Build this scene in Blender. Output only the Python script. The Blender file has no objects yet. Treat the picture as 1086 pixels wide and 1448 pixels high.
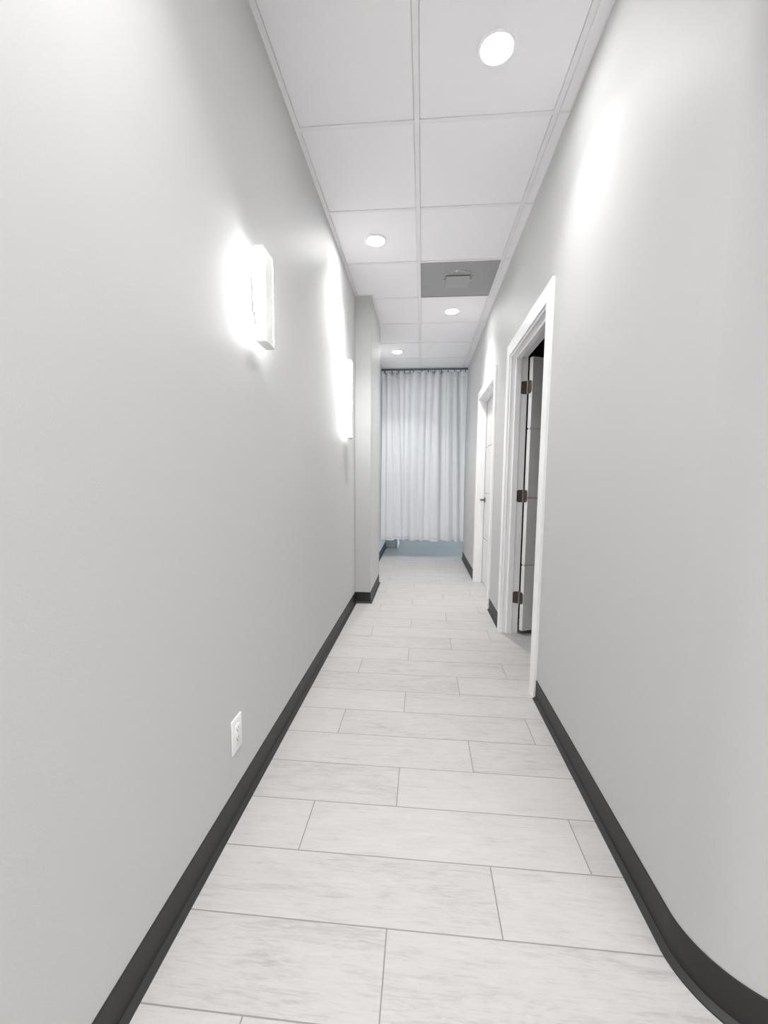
import bpy, bmesh, math
from mathutils import Matrix, Vector

C = bpy.context.scene.collection
PI = math.pi

# ------------------------------------------------------------------ measures
XL, XR, H = -0.6124, 0.6181, 2.7513         # corridor walls and ceiling height
T = 0.6096                                  # ceiling module
XC, Y0 = -0.052, 2.0739                     # ceiling grid origin
COLX, COLY0, COLY1 = -0.4686, 3.827, 4.611  # pilaster on the left wall
YCUR = 6.235                                # curtain line
D1A, D1B = 2.275, 3.165                     # clear openings of the two doors
D2A, D2B = 3.836, 4.800
DH = 2.03                                   # head height
WT = 0.12                                   # wall thickness
WEND = 6.29                                 # the right wall ends behind the curtain
RC, CX, CY = 0.203, XR+0.203, 0.985         # rounded wall corner by the camera
YB, YF = -3.0, 10.0                         # ends of the built space

# ------------------------------------------------------------------ materials
def newmat(name):
    m = bpy.data.materials.new(name)
    m.use_nodes = True
    nt = m.node_tree
    return m, nt, nt.nodes['Principled BSDF']

def simple(name, col, rough=0.5, metal=0.0, spec=0.5, bump=0.0, scale=200.0, mottling=0.0):
    m, nt, b = newmat(name)
    b.inputs['Base Color'].default_value = (*col, 1)
    b.inputs['Roughness'].default_value = rough
    b.inputs['Metallic'].default_value = metal
    b.inputs['Specular IOR Level'].default_value = spec
    if bump or mottling:
        tc = nt.nodes.new('ShaderNodeTexCoord')
        n = nt.nodes.new('ShaderNodeTexNoise')
        n.inputs['Scale'].default_value = scale
        n.inputs['Detail'].default_value = 4
        nt.links.new(tc.outputs['Object'], n.inputs['Vector'])
        if bump:
            bp = nt.nodes.new('ShaderNodeBump')
            bp.inputs['Strength'].default_value = bump
            bp.inputs['Distance'].default_value = 0.002
            nt.links.new(n.outputs['Fac'], bp.inputs['Height'])
            nt.links.new(bp.outputs['Normal'], b.inputs['Normal'])
        if mottling:
            mx = nt.nodes.new('ShaderNodeMix'); mx.data_type = 'RGBA'
            mx.inputs[6].default_value = (*[c*(1-mottling) for c in col], 1)
            mx.inputs[7].default_value = (*[min(1, c*(1+mottling)) for c in col], 1)
            nt.links.new(n.outputs['Fac'], mx.inputs[0])
            nt.links.new(mx.outputs[2], b.inputs['Base Color'])
    return m

def emitter(name, col, strength):
    m, nt, b = newmat(name)
    b.inputs['Base Color'].default_value = (0.9, 0.9, 0.9, 1)
    b.inputs['Emission Color'].default_value = (*col, 1)
    b.inputs['Emission Strength'].default_value = strength
    return m

M_WALL = simple('wall_paint', (0.57, 0.572, 0.569), rough=0.56, spec=0.24, bump=0.12, scale=260)
M_CEIL = simple('ceiling_tile', (0.92, 0.908, 0.925), rough=0.9, spec=0.1, bump=0.25, scale=420)
M_TEE = simple('ceiling_grid_paint', (0.86, 0.855, 0.86), rough=0.45)
M_TRIM = simple('white_trim_paint', (0.93, 0.93, 0.935), rough=0.32)
M_BASE = simple('charcoal_vinyl', (0.025, 0.0247, 0.0244), rough=0.5, spec=0.4, mottling=0.06, scale=60)
M_DOOR = simple('white_door_paint', (0.80, 0.79, 0.785), rough=0.35)
M_BRONZE = simple('aged_bronze', (0.15, 0.118, 0.096), rough=0.38, metal=0.6)
M_STEEL = simple('brushed_steel', (0.42, 0.40, 0.38), rough=0.3, metal=1.0)
M_PLASTIC = simple('white_plastic', (0.86, 0.86, 0.84), rough=0.35)
M_SLOT = simple('slot_black', (0.03, 0.03, 0.03), rough=0.6)
M_GREY = simple('grey_vent_metal', (0.34, 0.34, 0.34), rough=0.5, mottling=0.05, scale=9)
M_GREY2 = simple('grey_vent_plate', (0.385, 0.385, 0.38), rough=0.45)
M_BOLT = simple('fastener_glint', (0.5, 0.5, 0.5), rough=0.35)
M_TRACK = simple('dark_grey_track', (0.15, 0.15, 0.155), rough=0.45)
M_LENS = emitter('downlight_lens', (1.0, 0.995, 0.99), 22.0)
M_LED = emitter('sconce_diffuser', (1.0, 0.997, 0.99), 3.4)
M_DARK = simple('unlit_room_shade', (0.035, 0.034, 0.034), rough=0.8)  # darkness of the unlit room is put into the wall colour
M_CAB = simple('cabinet_paint', (0.66, 0.68, 0.68), rough=0.5)
M_LOBBY = simple('lobby_paint', (0.66, 0.66, 0.65), rough=0.5)

def make_curtain_mat():
    m, nt, b = newmat('curtain_cloth')
    b.inputs['Base Color'].default_value = (0.885, 0.902, 0.928, 1)
    b.inputs['Roughness'].default_value = 0.85
    b.inputs['Specular IOR Level'].default_value = 0.15
    tr = nt.nodes.new('ShaderNodeBsdfTranslucent')
    tr.inputs['Color'].default_value = (0.82, 0.84, 0.86, 1)
    mx = nt.nodes.new('ShaderNodeMixShader'); mx.inputs[0].default_value = 0.12
    tc = nt.nodes.new('ShaderNodeTexCoord')
    mp = nt.nodes.new('ShaderNodeMapping'); mp.inputs['Scale'].default_value = (900, 900, 300)
    n = nt.nodes.new('ShaderNodeTexNoise'); n.inputs['Scale'].default_value = 1.0
    bp = nt.nodes.new('ShaderNodeBump'); bp.inputs['Strength'].default_value = 0.15; bp.inputs['Distance'].default_value = 0.001
    out = nt.nodes['Material Output']
    L = nt.links.new
    L(tc.outputs['Object'], mp.inputs['Vector']); L(mp.outputs['Vector'], n.inputs['Vector'])
    L(n.outputs['Fac'], bp.inputs['Height']); L(bp.outputs['Normal'], b.inputs['Normal'])
    L(b.outputs[0], mx.inputs[1]); L(tr.outputs[0], mx.inputs[2]); L(mx.outputs[0], out.inputs['Surface'])
    return m
M_CURTAIN = make_curtain_mat()

def make_floor_mat():
    """Wood-look planks across the hall: rows along Y, joints in a 1/3 offset."""
    m, nt, b = newmat('whitewashed_planks')
    N, L = nt.nodes.new, nt.links.new
    W, YF0, LN, JX, ST = 0.2039, 0.9618, 0.877, 0.221, 0.2923
    def math_(op, a, bb=None, clamp=False):
        n = N('ShaderNodeMath'); n.operation = op; n.use_clamp = clamp
        for i, v in enumerate((a, bb)):
            if v is None: continue
            if hasattr(v, 'name'): L(v, n.inputs[i])
            else: n.inputs[i].default_value = v
        return n.outputs[0]
    geo = N('ShaderNodeNewGeometry')
    sep = N('ShaderNodeSeparateXYZ'); L(geo.outputs['Position'], sep.inputs[0])
    X, Y = sep.outputs[0], sep.outputs[1]
    ry = math_('DIVIDE', math_('SUBTRACT', Y, YF0), W)
    row = math_('FLOOR', ry)
    fy = math_('SUBTRACT', ry, row)
    rx = math_('DIVIDE', math_('SUBTRACT', math_('SUBTRACT', X, JX), math_('MULTIPLY', row, ST)), LN)
    col = math_('FLOOR', rx)
    fx = math_('SUBTRACT', rx, col)
    dy = math_('MULTIPLY', math_('MINIMUM', fy, math_('SUBTRACT', 1.0, fy)), W)
    dx = math_('MULTIPLY', math_('MINIMUM', fx, math_('SUBTRACT', 1.0, fx)), LN)
    d = math_('MINIMUM', dx, dy)
    mr = N('ShaderNodeMapRange'); mr.interpolation_type = 'SMOOTHSTEP'
    mr.inputs['From Min'].default_value = 0.0010; mr.inputs['From Max'].default_value = 0.0023
    L(d, mr.inputs['Value'])
    plank = mr.outputs[0]                                  # 0 in the joint, 1 on the plank
    cid = N('ShaderNodeCombineXYZ'); L(col, cid.inputs[0]); L(row, cid.inputs[1])
    wn = N('ShaderNodeTexWhiteNoise'); wn.noise_dimensions = '3D'; L(cid.outputs[0], wn.inputs['Vector'])
    off = N('ShaderNodeVectorMath'); off.operation = 'SCALE'; off.inputs['Scale'].default_value = 17.0
    L(wn.outputs['Color'], off.inputs[0])
    ad = N('ShaderNodeVectorMath'); ad.operation = 'ADD'
    L(geo.outputs['Position'], ad.inputs[0]); L(off.outputs[0], ad.inputs[1])
    def grain(sx, sy, scale, detail, dist):
        mp = N('ShaderNodeMapping'); mp.inputs['Scale'].default_value = (sx, sy, 1)
        L(ad.outputs[0], mp.inputs['Vector'])
        n = N('ShaderNodeTexNoise'); n.inputs['Scale'].default_value = scale
        n.inputs['Detail'].default_value = detail; n.inputs['Distortion'].default_value = dist
        n.inputs['Roughness'].default_value = 0.62
        L(mp.outputs[0], n.inputs['Vector'])
        return n.outputs['Fac']
    g1 = grain(4.5, 52, 1.0, 9, 1.6)      # long streaks
    g2 = grain(26, 190, 1.0, 7, 0.8)      # fine fibres
    g3 = grain(2.6, 9, 1.0, 5, 1.2)       # cloudy whitewash
    # cathedral rings: banded distance field
    g4n = grain(1.3, 6.5, 1.0, 2, 0.6)
    g4 = math_('ABSOLUTE', math_('SUBTRACT', math_('FRACT', math_('MULTIPLY', g4n, 13.0)), 0.5))
    s = math_('ADD', math_('MULTIPLY', g1, 0.34), math_('MULTIPLY', g2, 0.30))
    s = math_('ADD', s, math_('MULTIPLY', g3, 0.34))
    s = math_('ADD', s, math_('MULTIPLY', g4, 0.075))
    s = math_('ADD', s, math_('MULTIPLY', math_('SUBTRACT', wn.outputs['Value'], 0.5), 0.07))
    cr = N('ShaderNodeValToRGB')
    e = cr.color_ramp.elements
    e[0].position = 0.34; e[0].color = (0.345, 0.333, 0.325, 1)
    e[1].position = 0.66; e[1].color = (0.505, 0.492, 0.484, 1)
    k = e.new(0.48); k.color = (0.45, 0.438, 0.43, 1)
    L(s, cr.inputs[0])
    mx = N('ShaderNodeMix'); mx.data_type = 'RGBA'
    mx.inputs[6].default_value = (0.24, 0.232, 0.225, 1)
    L(plank, mx.inputs[0]); L(cr.outputs[0], mx.inputs[7])
    L(mx.outputs[2], b.inputs['Base Color'])
    b.inputs['Roughness'].default_value = 0.5
    b.inputs['Specular IOR Level'].default_value = 0.35
    hgt = math_('ADD', math_('MULTIPLY', plank, 1.0), math_('MULTIPLY', g2, 0.12))
    bp = N('ShaderNodeBump'); bp.inputs['Strength'].default_value = 0.5; bp.inputs['Distance'].default_value = 0.0012
    L(hgt, bp.inputs['Height']); L(bp.outputs['Normal'], b.inputs['Normal'])
    return m
M_FLOOR = make_floor_mat()

# ------------------------------------------------------------------ mesh helpers
def box(bm, x0, x1, y0, y1, z0, z1, bev=0.0, seg=2):
    r = bmesh.ops.create_cube(bm, size=1.0)
    vs = r['verts']
    for v in vs:
        v.co = Vector((x0 if v.co.x < 0 else x1, y0 if v.co.y < 0 else y1, z0 if v.co.z < 0 else z1))
    if bev:
        es = list({e for v in vs for e in v.link_edges})
        bmesh.ops.bevel(bm, geom=es, offset=bev, segments=seg, affect='EDGES', profile=0.5)

def prism(bm, pts, z0, z1):
    """Vertical prism over a plan polygon."""
    lo = [bm.verts.new((x, y, z0)) for x, y in pts]
    hi = [bm.verts.new((x, y, z1)) for x, y in pts]
    n = len(pts)
    bm.faces.new(lo); bm.faces.new(hi)
    for i in range(n):
        bm.faces.new((lo[i], lo[(i+1) % n], hi[(i+1) % n], hi[i]))

def lathe(bm, prof, seg=48, mat=None):
    """Revolve (r, z) points about Z."""
    rings = []
    for r, z in prof:
        if r < 1e-6:
            rings.append([bm.verts.new((0, 0, z))])
        else:
            rings.append([bm.verts.new((r*math.cos(2*PI*i/seg), r*math.sin(2*PI*i/seg), z)) for i in range(seg)])
    new = [v for r in rings for v in r]
    for a, b in zip(rings[:-1], rings[1:]):
        for i in range(seg):
            j = (i+1) % seg
            if len(a) == 1 and len(b) == 1: continue
            if len(a) == 1: bm.faces.new((a[0], b[j], b[i]))
            elif len(b) == 1: bm.faces.new((a[i], a[j], b[0]))
            else: bm.faces.new((a[i], a[j], b[j], b[i]))
    if mat is not None:
        for v in new: v.co = mat @ v.co

def cyl(bm, p, q, r, seg=20):
    p, q = Vector(p), Vector(q)
    d = q - p
    m = Matrix.Translation(p) @ d.to_track_quat('Z', 'Y').to_matrix().to_4x4()
    lathe(bm, [(0, 0), (r*.92, 0), (r, r*.08), (r, d.length - r*.08), (r*.92, d.length), (0, d.length)], seg, m)

def sweep(bm, path, prof):
    """Sweep a (offset, z) profile along a plan path, mitred; offset goes to the left of the path."""
    P = [Vector((x, y)) for x, y in path]
    n = len(P)
    rows = []
    for i in range(n):
        d0 = (P[i]-P[i-1]).normalized() if i > 0 else (P[1]-P[0]).normalized()
        d1 = (P[i+1]-P[i]).normalized() if i < n-1 else d0
        n0, n1 = Vector((-d0.y, d0.x)), Vector((-d1.y, d1.x))
        m = (n0+n1)
        m = m / max(m.dot(n0), 1e-6)
        rows.append([bm.verts.new((P[i].x+m.x*o, P[i].y+m.y*o, z)) for o, z in prof])
    k = len(prof)
    for a, b in zip(rows[:-1], rows[1:]):
        for j in range(k):
            bm.faces.new((a[j], a[(j+1) % k], b[(j+1) % k], b[j]))
    bm.faces.new(rows[0]); bm.faces.new(rows[-1])

def obj(name, bm, mat, parent=None, smooth=False, angle=35):
    bmesh.ops.recalc_face_normals(bm, faces=bm.faces[:])
    me = bpy.data.meshes.new(name)
    bm.to_mesh(me); bm.free()
    me.materials.append(mat)
    if smooth:
        for p in me.polygons: p.use_smooth = True
        me.set_sharp_from_angle(angle=math.radians(angle))
    o = bpy.data.objects.new(name, me)
    C.objects.link(o)
    if parent is not None: o.parent = parent
    return o

def structure(name, bm, mat, label=None, parent=None, smooth=False):
    o = obj(name, bm, mat, parent, smooth)
    if parent is None:
        o['kind'] = 'structure'
        o['category'] = name.split('_')[0]
    if label: o['label'] = label
    return o

def thing(name, label, cat, loc=(0, 0, 0), rotz=0.0, group=None, kind=None):
    o = bpy.data.objects.new(name, None)
    o.empty_display_size = 0.1
    C.objects.link(o)
    o.location = loc; o.rotation_euler = (0, 0, rotz)
    o['label'] = label; o['category'] = cat
    if group: o['group'] = group
    if kind: o['kind'] = kind
    return o

def copy_tree(o, parent=None):
    c = o.copy(); C.objects.link(c)
    if parent is not None: c.parent = parent
    for ch in list(o.children):
        copy_tree(ch, c)
    return c

NB = bmesh.new

# ------------------------------------------------------------------ shell
bm = NB(); box(bm, XL-WT, 4.2, YB-.1, YF+.1, -0.10, 0.0)
structure('floor', bm, M_FLOOR, 'whitewashed grey wood-look plank floor laid across the corridor')

# ceiling: lay-in tiles a hair above the white grid
bm = NB(); box(bm, XL-WT, 4.2, YB-.1, YF+.1, H+0.012, H+0.10)
gp = 0.0140
colsx = [(XL+.0255, XC-gp), (XC+gp, XC+T-gp), (XC+T+gp, XR-.004), (XR+.004, XC+2*T-gp)] + [(XC+k*T+gp, XC+(k+1)*T-gp) for k in (2, 3, 4, 5)]
for i in range(-9, 13):
    for k, (xa, xb) in enumerate(colsx):
        ya, yb = Y0+i*T+gp, Y0+(i+1)*T-gp
        if k == 2: ya, yb = Y0+i*T+.0045, Y0+(i+1)*T-.0045
        if k == 1 and i == 2: continue                      # the vent's place
        if k >= 3 and CY-RC-.3 < (ya+yb)/2 < WEND+.2: continue
        box(bm, xa, xb, ya, yb, H+.0035, H+.017, .0008, 1)
ceiling = structure('ceiling', bm, M_CEIL, 'white lay-in tile ceiling with narrow white grid')

bm = NB()
def tee(x0, x1, y0, y1):
    box(bm, x0, x1, y0, y1, H, H+0.016, 0.0012, 1)
hw = 0.012
tee(XC-hw, XC+hw, YB, YF)
tee(XC+T-hw, XC+T+hw, YB, YF)
for k in (2, 3, 4, 5, 6): tee(XC+k*T-hw, XC+k*T+hw, YB, CY-RC-.02); tee(XC+k*T-hw, XC+k*T+hw, WEND+.02, YF)
for i in range(-8, 13):
    y = Y0+i*T
    xl = COLX+.02 if COLY0-.02 < y < COLY1+.02 else XL+.02
    box(bm, xl, XC-hw, y-hw, y+hw, H+.0006, H+0.016, 0.001, 1)
    box(bm, XC+hw, XC+T-hw, y-hw, y+hw, H+.0006, H+0.016, 0.001, 1)
    e = .004 if .4 < y < WEND+.2 else .012
    box(bm, XC+T+hw, XR-.004 if .4 < y < WEND+.2 else 4.1, y-e, y+e, H+.0006, H+0.016)
obj('grid_tee', bm, M_TEE, ceiling)

# left wall with its pilaster
bm = NB(); box(bm, XL-WT, XL, YB, YF, 0, H+.05)
structure('wall_left', bm, M_WALL, 'long light grey wall on the left carrying the two lit sconces')
bm = NB(); box(bm, XL-.02, COLX, COLY0, COLY1, 0, H+.05, 0.003, 2)
structure('wall_pilaster', bm, M_WALL, 'square grey pilaster standing out from the left wall')

# right wall: bullnose corner near the camera, two door openings

arc = [(CX-RC*math.cos(a), CY-RC*math.sin(a)) for a in [PI/2*i/40 for i in range(41)]]
J = 0.02
bm = NB()
prism(bm, [(XR, D1A-J)] + arc + [(4.2, CY-RC), (4.2, CY-RC+WT), (CX, CY-RC+WT), (XR+WT, CY), (XR+WT, D1A-J)], 0, H+.05)
prism(bm, [(XR, D1B+J), (XR+WT, D1B+J), (XR+WT, D2A-J), (XR, D2A-J)], 0, H+.05)
prism(bm, [(XR, D2B+J), (XR+WT, D2B+J), (XR+WT, WEND), (XR, WEND)], 0, H+.05)
for a, b in ((D1A, D1B), (D2A, D2B)):
    prism(bm, [(XR, a-J), (XR, b+J), (XR+WT, b+J), (XR+WT, a-J)], DH+J, H+.05)
prism(bm, [(XR+WT, WEND-WT), (4.2, WEND-WT), (4.2, WEND), (XR+WT, WEND)], 0, H+.05)
structure('wall_right', bm, M_WALL, 'light grey wall on the right with rounded corner and two doorways', smooth=True)

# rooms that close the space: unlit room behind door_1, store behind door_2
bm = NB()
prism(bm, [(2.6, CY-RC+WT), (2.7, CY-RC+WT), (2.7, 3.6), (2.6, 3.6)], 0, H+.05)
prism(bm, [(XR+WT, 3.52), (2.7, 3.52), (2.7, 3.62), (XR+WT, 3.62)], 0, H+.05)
structure('wall_side', bm, M_DARK, 'side room wall behind the open door, its unlit darkness in the colour')
# lobby behind the camera and room beyond the curtain
bm = NB(); box(bm, XL-WT, 4.2, YB-.1, YB, 0, H+.05)
structure('wall_front', bm, M_LOBBY, 'pale end wall of the lobby behind the camera')
bm = NB(); box(bm, XL-WT, 4.2, YF, YF+.1, 0, H+.05)
structure('wall_back', bm, M_LOBBY, 'pale end wall of the room beyond the curtain')
bm = NB()
box(bm, 4.1, 4.2, YB, CY-RC, 0, H+.05)
WY0, WY1, WZ0, WZ1 = 6.9, 9.3, 0.5, 2.3
box(bm, 4.1, 4.2, WEND, WY0, 0, H+.05); box(bm, 4.1, 4.2, WY1, YF, 0, H+.05)
box(bm, 4.1, 4.2, WY0, WY1, 0, WZ0); box(bm, 4.1, 4.2, WY0, WY1, WZ1, H+.05)
structure('wall_far', bm, M_LOBBY, 'pale outer wall with a window, beyond the curtain')
bm = NB()
for a, b, c, d in ((WY0, WY0+.06, WZ0, WZ1), (WY1-.06, WY1, WZ0, WZ1), (WY0, WY1, WZ0, WZ0+.06), (WY0, WY1, WZ1-.06, WZ1),
                   ((WY0+WY1)/2-.03, (WY0+WY1)/2+.03, WZ0, WZ1)):
    box(bm, 4.12, 4.18, a, b, c, d)
structure('window_1', bm, M_TRIM, 'white window frame letting cool daylight in beyond the curtain')

# vinyl cove base
BH = 0.104
PROF = [(0.0, 0.0), (0.0, BH), (0.002, BH), (0.0035, BH-.002), (0.0035, 0.0150), (0.0170, 0.0045), (0.0170, 0.0)]
PROFR = [(-o, z) for o, z in PROF]
bm = NB()
sweep(bm, [(XL, YB), (XL, COLY0), (COLX, COLY0), (COLX, COLY1), (XL, COLY1), (XL, 7.16)], PROFR)
structure('baseboard_left', bm, M_BASE, 'charcoal vinyl base along the left wall and around the pilaster', smooth=True)
CE = 0.086
bm = NB(); sweep(bm, [(XR, D1A-.009-CE)] + arc + [(4.1, CY-RC)], PROFR)
structure('baseboard_right', bm, M_BASE, 'charcoal vinyl base curving round the near right corner', smooth=True)
bm = NB(); sweep(bm, [(XR, D2A-.009-CE), (XR, D1B+.009+CE)], PROFR)
structure('baseboard_right', bm, M_BASE, 'short charcoal vinyl base between the two doorways', smooth=True)
bm = NB(); sweep(bm, [(XR, WEND-.002), (XR, D2B+.009+CE)], PROFR)
structure('baseboard_right', bm, M_BASE, 'short charcoal vinyl base between far doorway and curtain', smooth=True)

# ceiling wall angle
AP = [(0, H-.0005), (0, H+.016), (.022, H+.016), (.022, H-.0005)]
APR = [(-o, z) for o, z in AP]
bm = NB()
sweep(bm, [(XL, YB), (XL, COLY0), (COLX, COLY0), (COLX, COLY1), (XL, COLY1), (XL, YF)], APR)
obj('wall_angle', bm, M_TEE, ceiling)
bm = NB(); sweep(bm, [(XR, WEND)] + arc + [(4.1, CY-RC)], [(-o*.25, z) for o, z in AP])
obj('wall_angle', bm, M_TEE, ceiling)

# ------------------------------------------------------------------ door casings (setting)
def casing(n, a, b, label):
    bm = NB()
    x0, x1 = XR-.015, XR+.0005
    rv = 0.008
    A, B, Z = a-rv, b+rv, DH+rv
    # two legs and a head, mitred into one flat frame
    out = [(A-CE, 0), (A-CE, Z+CE), (B+CE, Z+CE), (B+CE, 0)]
    inn = [(A, 0), (A, Z), (B, Z), (B, 0)]
    def v(x, p): return bm.verts.new((x, p[0], p[1]))
    fo, fi = [v(x0, p) for p in out], [v(x0, p) for p in inn]
    bo, bi = [v(x1, p) for p in out], [v(x1, p) for p in inn]
    for i in range(3):
        bm.faces.new((fo[i], fo[i+1], fi[i+1], fi[i]))
        bm.faces.new((bo[i], bo[i+1], bi[i+1], bi[i]))
        bm.faces.new((fo[i], fo[i+1], bo[i+1], bo[i]))
        bm.faces.new((fi[i], fi[i+1], bi[i+1], bi[i]))
    for i in (0, 3):
        bm.faces.new((fo[i], fi[i], bi[i], bo[i]))
    bmesh.ops.recalc_face_normals(bm, faces=bm.faces[:])
    es = [e for e in bm.edges if abs(e.verts[0].co.x-x0) < 1e-5 and abs(e.verts[1].co.x-x0) < 1e-5
          and len(e.link_faces) == 2 and abs(e.link_faces[0].normal.dot(e.link_faces[1].normal)) < .5]
    bmesh.ops.bevel(bm, geom=es, offset=0.0025, segments=2, affect='EDGES', profile=0.5)
    t = structure('trim_%d' % n, bm, M_TRIM, label)
    bm = NB()
    xj0, xj1 = XR-.001, XR+WT
    box(bm, xj0, xj1, a-J, a, 0, DH+J, .0015, 1)
    box(bm, xj0, xj1, b, b+J, 0, DH+J, .0015, 1)
    box(bm, xj0, xj1, a, b, DH, DH+J, .0015, 1)
    obj('jamb', bm, M_TRIM, t)
    bm = NB()
    xs0, xs1, st = 0.652, 0.690, 0.016
    box(bm, xs0, xs1, a, a+st, 0, DH, .002, 2)
    box(bm, xs0, xs1, b-st, b, 0, DH, .002, 2)
    box(bm, xs0, xs1, a+st, b-st, DH-st, DH, .002, 2)
    obj('door_stop', bm, M_TRIM, t)
    return t
casing(1, D1A, D1B, 'white flat casing around the near open doorway')
casing(2, D2A, D2B, 'white flat casing around the far closed doorway')

# ------------------------------------------------------------------ doors
def leaf_mesh(bm, width, x0, x1, y_hinge, z0, z1, nseg=4):
    """Slab with V-grooves between equal horizontal panels on both faces; extends to -Y from y_hinge."""
    g = 0.0058
    hs = (z1-z0)/nseg
    prof = []                                # outline in (x, z), swept along y
    left, right = [], []
    for i in range(nseg):
        za, zb = z0+i*hs, z0+(i+1)*hs
        if i > 0:
            left.append((x0, za+g)); right.append((x1, za+g))
        else:
            left.append((x0, za)); right.append((x1, za))
        if i < nseg-1:
            left += [(x0, zb-g), (x0+.012, zb-g*.8), (x0+.012, zb+g*.8)]; right += [(x1, zb-g), (x1-.012, zb-g*.8), (x1-.012, zb+g*.8)]
        else:
            left.append((x0, zb)); right.append((x1, zb))
    outline = left + right[::-1]
    a = [bm.verts.new((x, y_hinge, z)) for x, z in outline]
    b = [bm.verts.new((x, y_hinge-width, z)) for x, z in outline]
    n = len(outline)
    for i in range(n):
        bm.faces.new((a[i], a[(i+1) % n], b[(i+1) % n], b[i]))
    k = len(left)                            # end caps strip by strip
    for vs in (a, b):
        for i in range(k-1):
            bm.faces.new((vs[i], vs[i+1], vs[n-2-i], vs[n-1-i]))

def plate(bm, y, x0, x1, z0, z1, t, r, round_right=True, round_left=True):
    """Thin hinge leaf in the XZ plane with rounded corners, thickness t toward -Y."""
    pts = []
    def corner(cx, cz, a0, on):
        if on:
            for i in range(6):
                a = a0+PI/2*i/5
                pts.append((cx+r*math.cos(a), cz+r*math.sin(a)))
        else:
            sx, sz = (1 if math.cos(a0+PI/4) > 0 else -1), (1 if math.sin(a0+PI/4) > 0 else -1)
            pts.append((cx+r*sx, cz+r*sz))
    corner(x1-r, z1-r, 0, round_right); corner(x0+r, z1-r, PI/2, round_left)
    corner(x0+r, z0+r, PI, round_left); corner(x1-r, z0+r, 3*PI/2, round_right)
    a = [bm.verts.new((x, y, z)) for x, z in pts]
    b = [bm.verts.new((x, y-t, z)) for x, z in pts]
    n = len(pts)
    bm.faces.new(a); bm.faces.new(b)
    for i in range(n):
        bm.faces.new((a[i], a[(i+1) % n], b[(i+1) % n], b[i]))

# near door: hung on the far jamb, swung into the dark room
PIN = (0.7365, D1B-.008)
TH = math.radians(116)
d1 = thing('door_1', 'white four-panel door standing open into the dark side room', 'door', (PIN[0], PIN[1], 0), 0, kind='structure')
bm = NB()
leaf_mesh(bm, 0.872, -.0465, -.0115, -.003, 0.036, 2.018)
leaf = obj('leaf', bm, M_DOOR, d1)
leaf.rotation_euler = (0, 0, TH)
for zc in (1.815, 1.041, 0.280):
    h = bpy.data.objects.new('hinge', None); C.objects.link(h); h.parent = d1
    h.empty_display_size = .05; h.location = (0, 0, zc)
    bm = NB(); plate(bm, .008, -.047, -.002, -.045, .045, .0025, .019, round_right=False)
    obj('hinge_plate', bm, M_BRONZE, h)
    bm = NB(); plate(bm, 0.0, -.042, -.002, -.045, .045, .0030, .017, round_right=False)
    o = obj('hinge_plate', bm, M_BRONZE, h); o.rotation_euler = (0, 0, TH)
    bm = NB()
    for i in range(5):
        cyl(bm, (0, 0, -.045+.018*i+.0006), (0, 0, -.045+.018*(i+1)-.0006), .0062, 16)
    cyl(bm, (0, 0, -.049), (0, 0, .050), .0045, 12)
    obj('knuckle', bm, M_STEEL, h, smooth=True)

# far door: closed, lever by the far jamb
d2 = thing('door_2', 'white panel door closed in the far doorway, with dark lever handle', 'door', (0.6965, D2B-.005, 0), 0, kind='structure')
bm = NB(); leaf_mesh(bm, D2B-D2A-.008, 0.0, 0.035, 0.0, 0.014, 2.024)
obj('leaf', bm, M_DOOR, d2)
bm = NB()
R = Matrix.Translation((0, -.062, .945)) @ Matrix.Rotation(-PI/2, 4, 'Y')
lathe(bm, [(0, 0), (.030, 0), (.030, .006), (.027, .009), (.012, .010), (.0105, .014), (.0105, .050), (0, .050)], 32, R)
hd = obj('handle', bm, M_BRONZE, d2, smooth=True)
hd['label'] = 'dark bronze lever handle'
bm = NB(); box(bm, -.058, -.042, -.175, -.050, .937, .953, .006, 3)
obj('lever', bm, M_BRONZE, hd, smooth=True)

# ------------------------------------------------------------------ wall outlet
ot = thing('wall_outlet', 'white duplex outlet low on the left wall above the charcoal base', 'outlet', (XL, 1.288, .290))
bm = NB(); box(bm, 0, .0055, -.0375, .0375, -.060, .060, .0035, 3); obj('cover_plate', bm, M_PLASTIC, ot, smooth=True)
bm = NB(); box(bm, .005, .0072, -.0168, .0168, -.0335, .0335, .0012, 2); rc = obj('receptacle', bm, M_PLASTIC, ot, smooth=True)
for s in (-1, 1):
    bm = NB(); zc = s*.0170
    box(bm, .0066, .0075, -.0075, -.0052, zc-.0020, zc+.0060)
    box(bm, .0066, .0075, .0052, .0075, zc-.0010, zc+.0060)
    cyl(bm, (.0066, 0, zc-.0070), (.0075, 0, zc-.0070), .0028, 12)
    obj('slot', bm, M_SLOT, rc)
for s in (-1, 1):
    bm = NB(); cyl(bm, (.005, 0, s*.0480), (.0064, 0, s*.0480), .0030, 14); obj('screw', bm, M_PLASTIC, ot)

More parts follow.
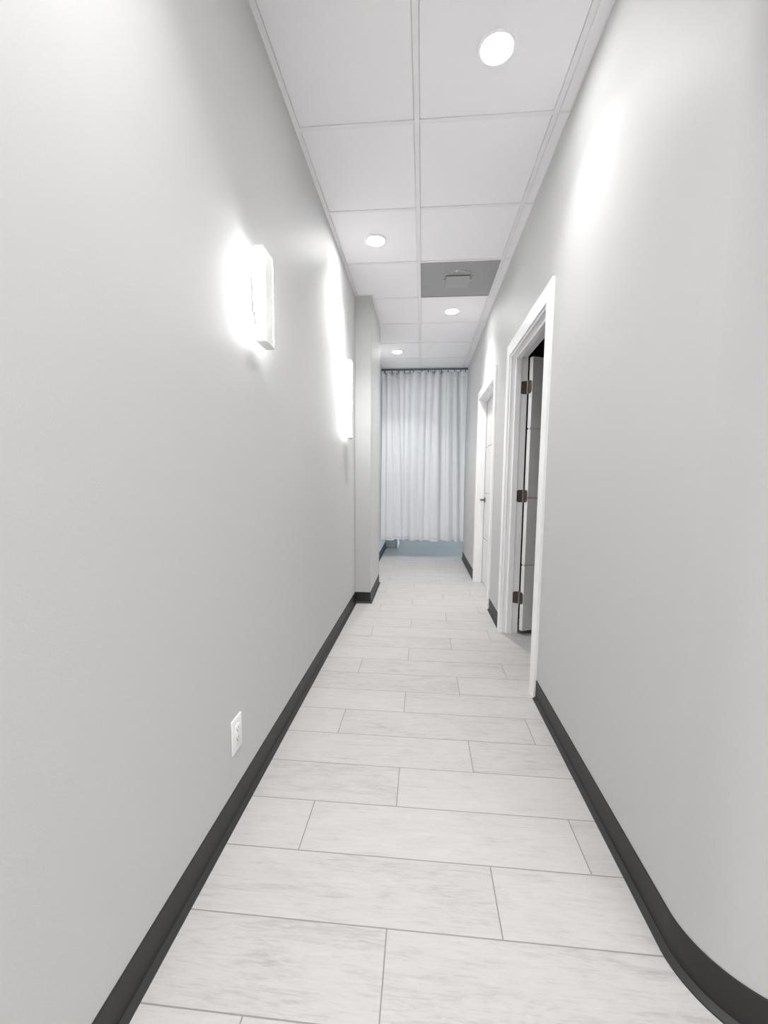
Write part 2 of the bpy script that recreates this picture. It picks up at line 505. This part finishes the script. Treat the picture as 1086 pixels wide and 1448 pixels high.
# ------------------------------------------------------------------ wall sconces
def sconce(label, y, z0, z1, by, bz0, bz1):
    """Vertical LED bar held off the left wall on a small bracket; light leaves through its two long sides."""
    t = thing('wall_sconce', label, 'wall light', (XL, y, (z0+z1)/2), group='LED bar sconces on the left wall')
    hz = (z1-z0)/2; c = (z0+z1)/2
    bm = NB(); box(bm, .0285, .0325, -.026, .026, -hz, hz, .001, 1); obj('back_cover', bm, M_PLASTIC, t)
    bm = NB(); box(bm, .0300, .0610, -.050, .050, -hz+.012, hz-.012, .004, 3); obj('diffuser', bm, M_LED, t, smooth=True)
    bm = NB(); box(bm, .0605, .0635, -.034, .034, -hz+.004, hz-.004, .001, 2); obj('front_cover', bm, M_PLASTIC, t)
    for s in (-1, 1):
        bm = NB(); zc = s*(hz-.006); box(bm, .0295, .0620, -.050, .050, zc-.006, zc+.006, .003, 2); obj('end_cap', bm, M_PLASTIC, t, smooth=True)
    bm = NB()
    a, b = bz0-c, bz1-c
    box(bm, 0, .012, by-y-.035, by-y+.035, a+.040, b, .002, 2)
    box(bm, 0, .016, by-y-.008, by-y+.035, a, a+.041, .002, 2)
    mp = obj('mounting_plate', bm, M_PLASTIC, t, smooth=True)
    bm = NB()
    box(bm, 0, .006, by-y-.040, by-y+.037, a+.036, b+.001)
    box(bm, 0, .006, by-y-.013, by-y+.037, a-.004, a+.036)
    g = obj('edge_shadow', bm, M_TRACK, mp); g['label'] = 'thin dark grey rim standing in for edge shadow on the wall'  # dark rim drawn as the shadow line round the mounting plate
    bm = NB(); box(bm, .010, .031, -.016, .030, a+.03, b-.02, .002, 2); obj('arm', bm, M_PLASTIC, t, smooth=True)
    return t
sconce('nearer LED bar sconce glowing on the left wall, shorter of the two', 1.515, 1.618, 1.935, 1.545, 1.700, 1.850)
sconce('farther LED bar sconce on left wall, just before the grey pilaster', 3.300, 1.470, 2.055, 3.400, 1.700, 1.860)

# ------------------------------------------------------------------ recessed downlights
def downlight():
    t = thing('ceiling_downlight', 'downlight', 'ceiling light', group='round recessed downlights')
    bm = NB()
    lathe(bm, [(.0585, .006), (.0585, -.0015), (.0600, -.0045), (.0660, -.0055), (.0725, -.0035), (.0740, 0.0), (.0740, .0045)], 64)
    obj('trim_ring', bm, M_TRIM, t, smooth=True)
    bm = NB()
    lathe(bm, [(0, -.0022), (.030, -.0020), (.0585, -.0010), (.0585, .003)], 64)
    obj('lens', bm, M_LENS, t, smooth=True)
    return t
proto = downlight()
lights = [
    ((.250, Y0-T*.5), 'lit round downlight nearest the camera, right of the ceiling centre line'),
    ((-.340, Y0+T*1.5), 'lit round downlight in left ceiling tile beside the nearer sconce'),
    ((.255, Y0+T*3.5), 'lit round downlight just beyond the square grey vent'),
    ((-.338, Y0+T*5.5), 'small lit round downlight nearest the curtain'),
    ((-.338, Y0-T*2.5), 'lit round downlight above the camera'),
    ((.252, Y0-T*4.5), 'unseen round downlight added for fill behind the camera'),  # this and the next continue the row unseen, added for fill
    ((-.338, Y0-T*6.5), 'unseen round downlight added for fill at the lobby end'),
]
for i, ((x, y), lab) in enumerate(lights):
    o = proto if i == 0 else copy_tree(proto)
    o.location = (x, y, H); o['label'] = lab
    ld = bpy.data.lights.new('downlight_lamp', 'AREA')
    ld.shape = 'DISK'; ld.size = 0.105; ld.energy = 0.75; ld.color = (1, .992, .982); ld.spread = math.radians(106)
    lo = bpy.data.objects.new('lamp', ld); C.objects.link(lo); lo.parent = o; lo.location = (0, 0, -.0042)
# open lobby behind the camera: unseen flat panels added as fill light
M_PANEL = emitter('fill_panel_lens', (1.0, 0.995, 0.985), 2.6)
for x0, y0, lab in ((XC+T*2, Y0-T*5, 'unseen flat panel added for fill over the lobby, nearer the corridor'), (XC+T*2, Y0-T*7, 'unseen flat panel added for fill at the back of the lobby')):
    pt = thing('fill_panel', lab, 'ceiling light', (x0+T, y0+T/2, H), group='added fill panels over the lobby')
    a, b = T-.016, T/2-.016
    bm = NB(); box(bm, -a+.02, a-.02, -b+.02, b-.02, -.001, .003); obj('diffuser', bm, M_PANEL, pt)
    bm = NB()
    for q in ((-a, -a+.02, -b, b), (a-.02, a, -b, b), (-a+.02, a-.02, -b, -b+.02), (-a+.02, a-.02, b-.02, b)):
        box(bm, *q, -.003, .003)
    obj('frame', bm, M_TRIM, pt)

# ------------------------------------------------------------------ grey ceiling vent
vx, vy = XC+T/2, Y0+T*2.5
vt = thing('ceiling_vent', 'square grey ceiling vent panel with faint ring and square plate', 'vent', (vx, vy, H))
hs = T/2-.0125
bm = NB()
box(bm, -hs, hs, -hs, hs, .0020, .0036)
for a, b, c, d in ((-hs, -hs+.006, -hs, hs), (hs-.006, hs, -hs, hs), (-hs+.006, hs-.006, -hs, -hs+.006), (-hs+.006, hs-.006, hs-.006, hs)):
    box(bm, a, b, c, d, -.0015, .0022)
obj('face_panel', bm, M_GREY, vt)
OY = -.055
bm = NB()
lathe(bm, [(.100, .002), (.103, -.0015), (.109, -.003), (.117, -.003), (.123, -.0015), (.126, .002)], 64, Matrix.Translation((0, OY, 0)))
obj('collar_ring', bm, M_GREY2, vt, smooth=True)
for k in range(12):
    a = math.radians(-12 + k*18.5)
    bm = NB()
    lathe(bm, [(0, -.0095), (.005, -.0090), (.0095, -.0065), (.0105, -.0030), (.0105, -.001)], 20, Matrix.Translation((.113*math.cos(a), OY-.113*math.sin(a), 0)))
    obj('fastener', bm, M_PLASTIC if k == 6 else M_BOLT if k in (5, 7) else M_GREY2, vt, smooth=True)  # lighter colour on three of them paints the highlights on the ring
bm = NB(); box(bm, -.094, .094, -.088, .112, -.0070, -.0035, .0012, 2)
for a in (-.08, .08):
    for b in (-.07, .095):
        box(bm, a-.005, a+.005, b-.005, b+.005, -.004, .003)
obj('deflector_plate', bm, M_GREY2, vt)

# ------------------------------------------------------------------ curtain track and the two curtains
tk = thing('curtain_track', 'dark grey curtain track fixed across the ceiling', 'curtain track', (0, YCUR, H))
bm = NB(); box(bm, XL+.004, XR-.004, -.013, .013, -.024, -.002, .002, 2); obj('rail', bm, M_TRACK, tk)
for s, x in ((1, XL+.001), (-1, XR-.001)):
    bm = NB(); box(bm, min(x, x+s*.012), max(x, x+s*.012), -.015, .015, -.026, -.0015, .002, 2); obj('end_stop', bm, M_TRACK, tk)

ZT, ZB = 2.716, 0.262
def smooth(t): t = max(0, min(1, t)); return t*t*(3-2*t)

class Drape:
    """Cloth sheet hung between x0..x1 with vertical folds; 'folds' lists valleys (xtop, xbottom, half width, depth)."""
    def __init__(s, t0, t1, b0, b1, folds, yoff):
        s.t0, s.t1, s.b0, s.b1, s.folds, s.yoff = t0, t1, b0, b1, folds, yoff
    def x(s, u, f):
        return (s.t0+(s.t1-s.t0)*u)*(1-f)+(s.b0+(s.b1-s.b0)*u)*f
    def y(s, u, f):
        X = s.x(u, f); y = 0.0
        for xt, xb, wl, wr, d, k in s.folds:
            c = xt*(1-f)+xb*f
            e = (X-c)/((wl if X < c else wr)*(1+.4*f))
            y += 1.25*d*(1-k*f)*math.exp(-abs(e)**1.5)
        y += .005*math.sin(X*23+f*1.4)+.0025*math.sin(X*49-f*2.1+1)
        return y+s.yoff
    def sheet(s, bm, z0, z1, nu, nz, dy=0.0, zw=True):
        rows = []
        for j in range(nz+1):
            z = z0+(z1-z0)*j/nz
            f = (ZT-z)/(ZT-ZB)
            r = []
            for i in range(nu+1):
                u = i/nu
                zz = z
                yy = s.y(u, f)
                if zw and f > .9: zz += (f-.9)*10*(.30*(yy-s.yoff)-.008*u)   # wavy hem
                r.append(bm.verts.new((s.x(u, f), YCUR+yy+dy, zz)))
            rows.append(r)
        for a, b in zip(rows[:-1], rows[1:]):
            for i in range(nu): bm.faces.new((a[i], a[i+1], b[i+1], b[i]))

def curtain(label, dr, nu, hooks):
    t = thing('curtain', label, 'curtain', (0, YCUR, ZT), group='pleated curtains across the corridor end')
    t.location = (0, 0, 0)
    def solid(o, th):
        md = o.modifiers.new('cloth', 'SOLIDIFY'); md.thickness = th; md.offset = 0
    bm = NB(); dr.sheet(bm, ZB, ZT, nu, 46); o = obj('cloth', bm, M_CURTAIN, t, smooth=True, angle=180); solid(o, .0015)
    bm = NB(); dr.sheet(bm, ZT-.092, ZT-.001, nu, 4, -.003); o = obj('heading_band', bm, M_CURTAIN, t, smooth=True, angle=180); solid(o, .002)
    bm = NB(); dr.sheet(bm, ZB-.001, ZB+.020, nu, 3, -.0025); o = obj('hem', bm, M_CURTAIN, t, smooth=True, angle=180); solid(o, .002)
    for x in hooks:
        bm = NB()
        u = (x-dr.t0)/(dr.t1-dr.t0)
        y = YCUR+dr.y(u, .01)
        box(bm, x-.007, x+.007, min(y, YCUR)-.012, max(y, YCUR)-.004, ZT-.018, H-.0245, .002, 1)
        obj('hook', bm, M_TRACK, t)
    return t

left = Drape(-.597, -.180, -.609, -.204,
    [(-.548, -.549, .030, .012, .060, .75), (-.465, -.396, .016, .040, .058, .15), (-.375, -.304, .034, .012, .065, .55),
     (-.270, -.262, .016, .036, .055, .80), (-.184, -.207, .034, .010, .060, .1)], 0.0)
right = Drape(-.184, .605, -.214, .615,
    [(-.188, -.216, .010, .022, .060, .1), (-.052, -.051, .042, .013, .070, .45), (.037, .038, .016, .030, .050, .6), (.149, .106, .034, .014, .055, .35),
     (.237, .273, .014, .044, .070, .2), (.330, .365, .030, .012, .030, .3), (.414, .476, .040, .013, .070, .15), (.486, .564, .014, .028, .060, .3)], -.014)
curtain('left and narrower panel of white pleated curtain across the corridor end', left, 330, (-.565, -.46, -.37, -.28, -.20))
curtain('right and wider panel of white pleated curtain across the corridor end', right, 620, (-.15, -.03, .06, .15, .25, .34, .43, .52, .585))

# ------------------------------------------------------------------ what shows under the curtain
cb = thing('cabinet', 'low grooved cabinet against left wall, glimpsed under the curtain', 'cabinet', (XL, 7.16, 0))
bm = NB()
box(bm, .0, .175, .004, .45, .0, .90)
for i in range(6):
    x = .004+i*.0285; box(bm, x, x+.0255, 0, .006, .006, .89, .001, 1)
obj('body', bm, M_CAB, cb)
bm = NB(); box(bm, .185, .210, -.02, .45, 0, .90, .002, 1); obj('end_panel', bm, M_TRIM, cb)
bm = NB(); box(bm, -.0, .225, -.03, .46, .90, .925, .003, 2); obj('worktop', bm, M_CAB, cb)

# daylight through the window of the room beyond the curtain
ld = bpy.data.lights.new('window_daylight', 'AREA'); ld.shape = 'RECTANGLE'
ld.size = WY1-WY0; ld.size_y = WZ1-WZ0; ld.energy = 7; ld.color = (.70, .89, 1.0)
lo = bpy.data.objects.new('window_daylight', ld); C.objects.link(lo)
lo.location = (4.3, (WY0+WY1)/2, (WZ0+WZ1)/2); lo.rotation_euler = (0, PI/2, 0)

# ------------------------------------------------------------------ world, camera, view
w = bpy.data.worlds.new('World'); bpy.context.scene.world = w; w.use_nodes = True
w.node_tree.nodes['Background'].inputs[0].default_value = (.74, .90, 1.0, 1)
w.node_tree.nodes['Background'].inputs[1].default_value = 1.0

F, PX, PY = 593.777, 1.4105, 17.7988
rt, dn, fw = Vector((.9961, .0880, .0079)), Vector((.0168, -.1012, -.9947)), Vector((-.0867, .9910, -.1023))
rt.normalize(); fw = (fw - rt*fw.dot(rt)).normalized(); up = rt.cross(fw)
cd = bpy.data.cameras.new('camera'); cam = bpy.data.objects.new('camera', cd); C.objects.link(cam)
cam.matrix_world = Matrix(((rt.x, up.x, -fw.x, 0), (rt.y, up.y, -fw.y, 0), (rt.z, up.z, -fw.z, 1.1398), (0, 0, 0, 1)))
cd.sensor_fit = 'VERTICAL'; cd.sensor_height = 36.0; cd.lens = 36.0*F/1448.0
cd.shift_x = -PX/1448.0; cd.shift_y = PY/1448.0
cd.clip_start = 0.02
bpy.context.scene.camera = cam

sc = bpy.context.scene
sc.view_settings.view_transform = 'Standard'
sc.view_settings.look = 'None'
sc.view_settings.exposure = 2.52
sc.view_settings.gamma = 1.0
sc.view_settings.use_curve_mapping = False
sc.cycles.max_bounces = 14
sc.cycles.diffuse_bounces = 10
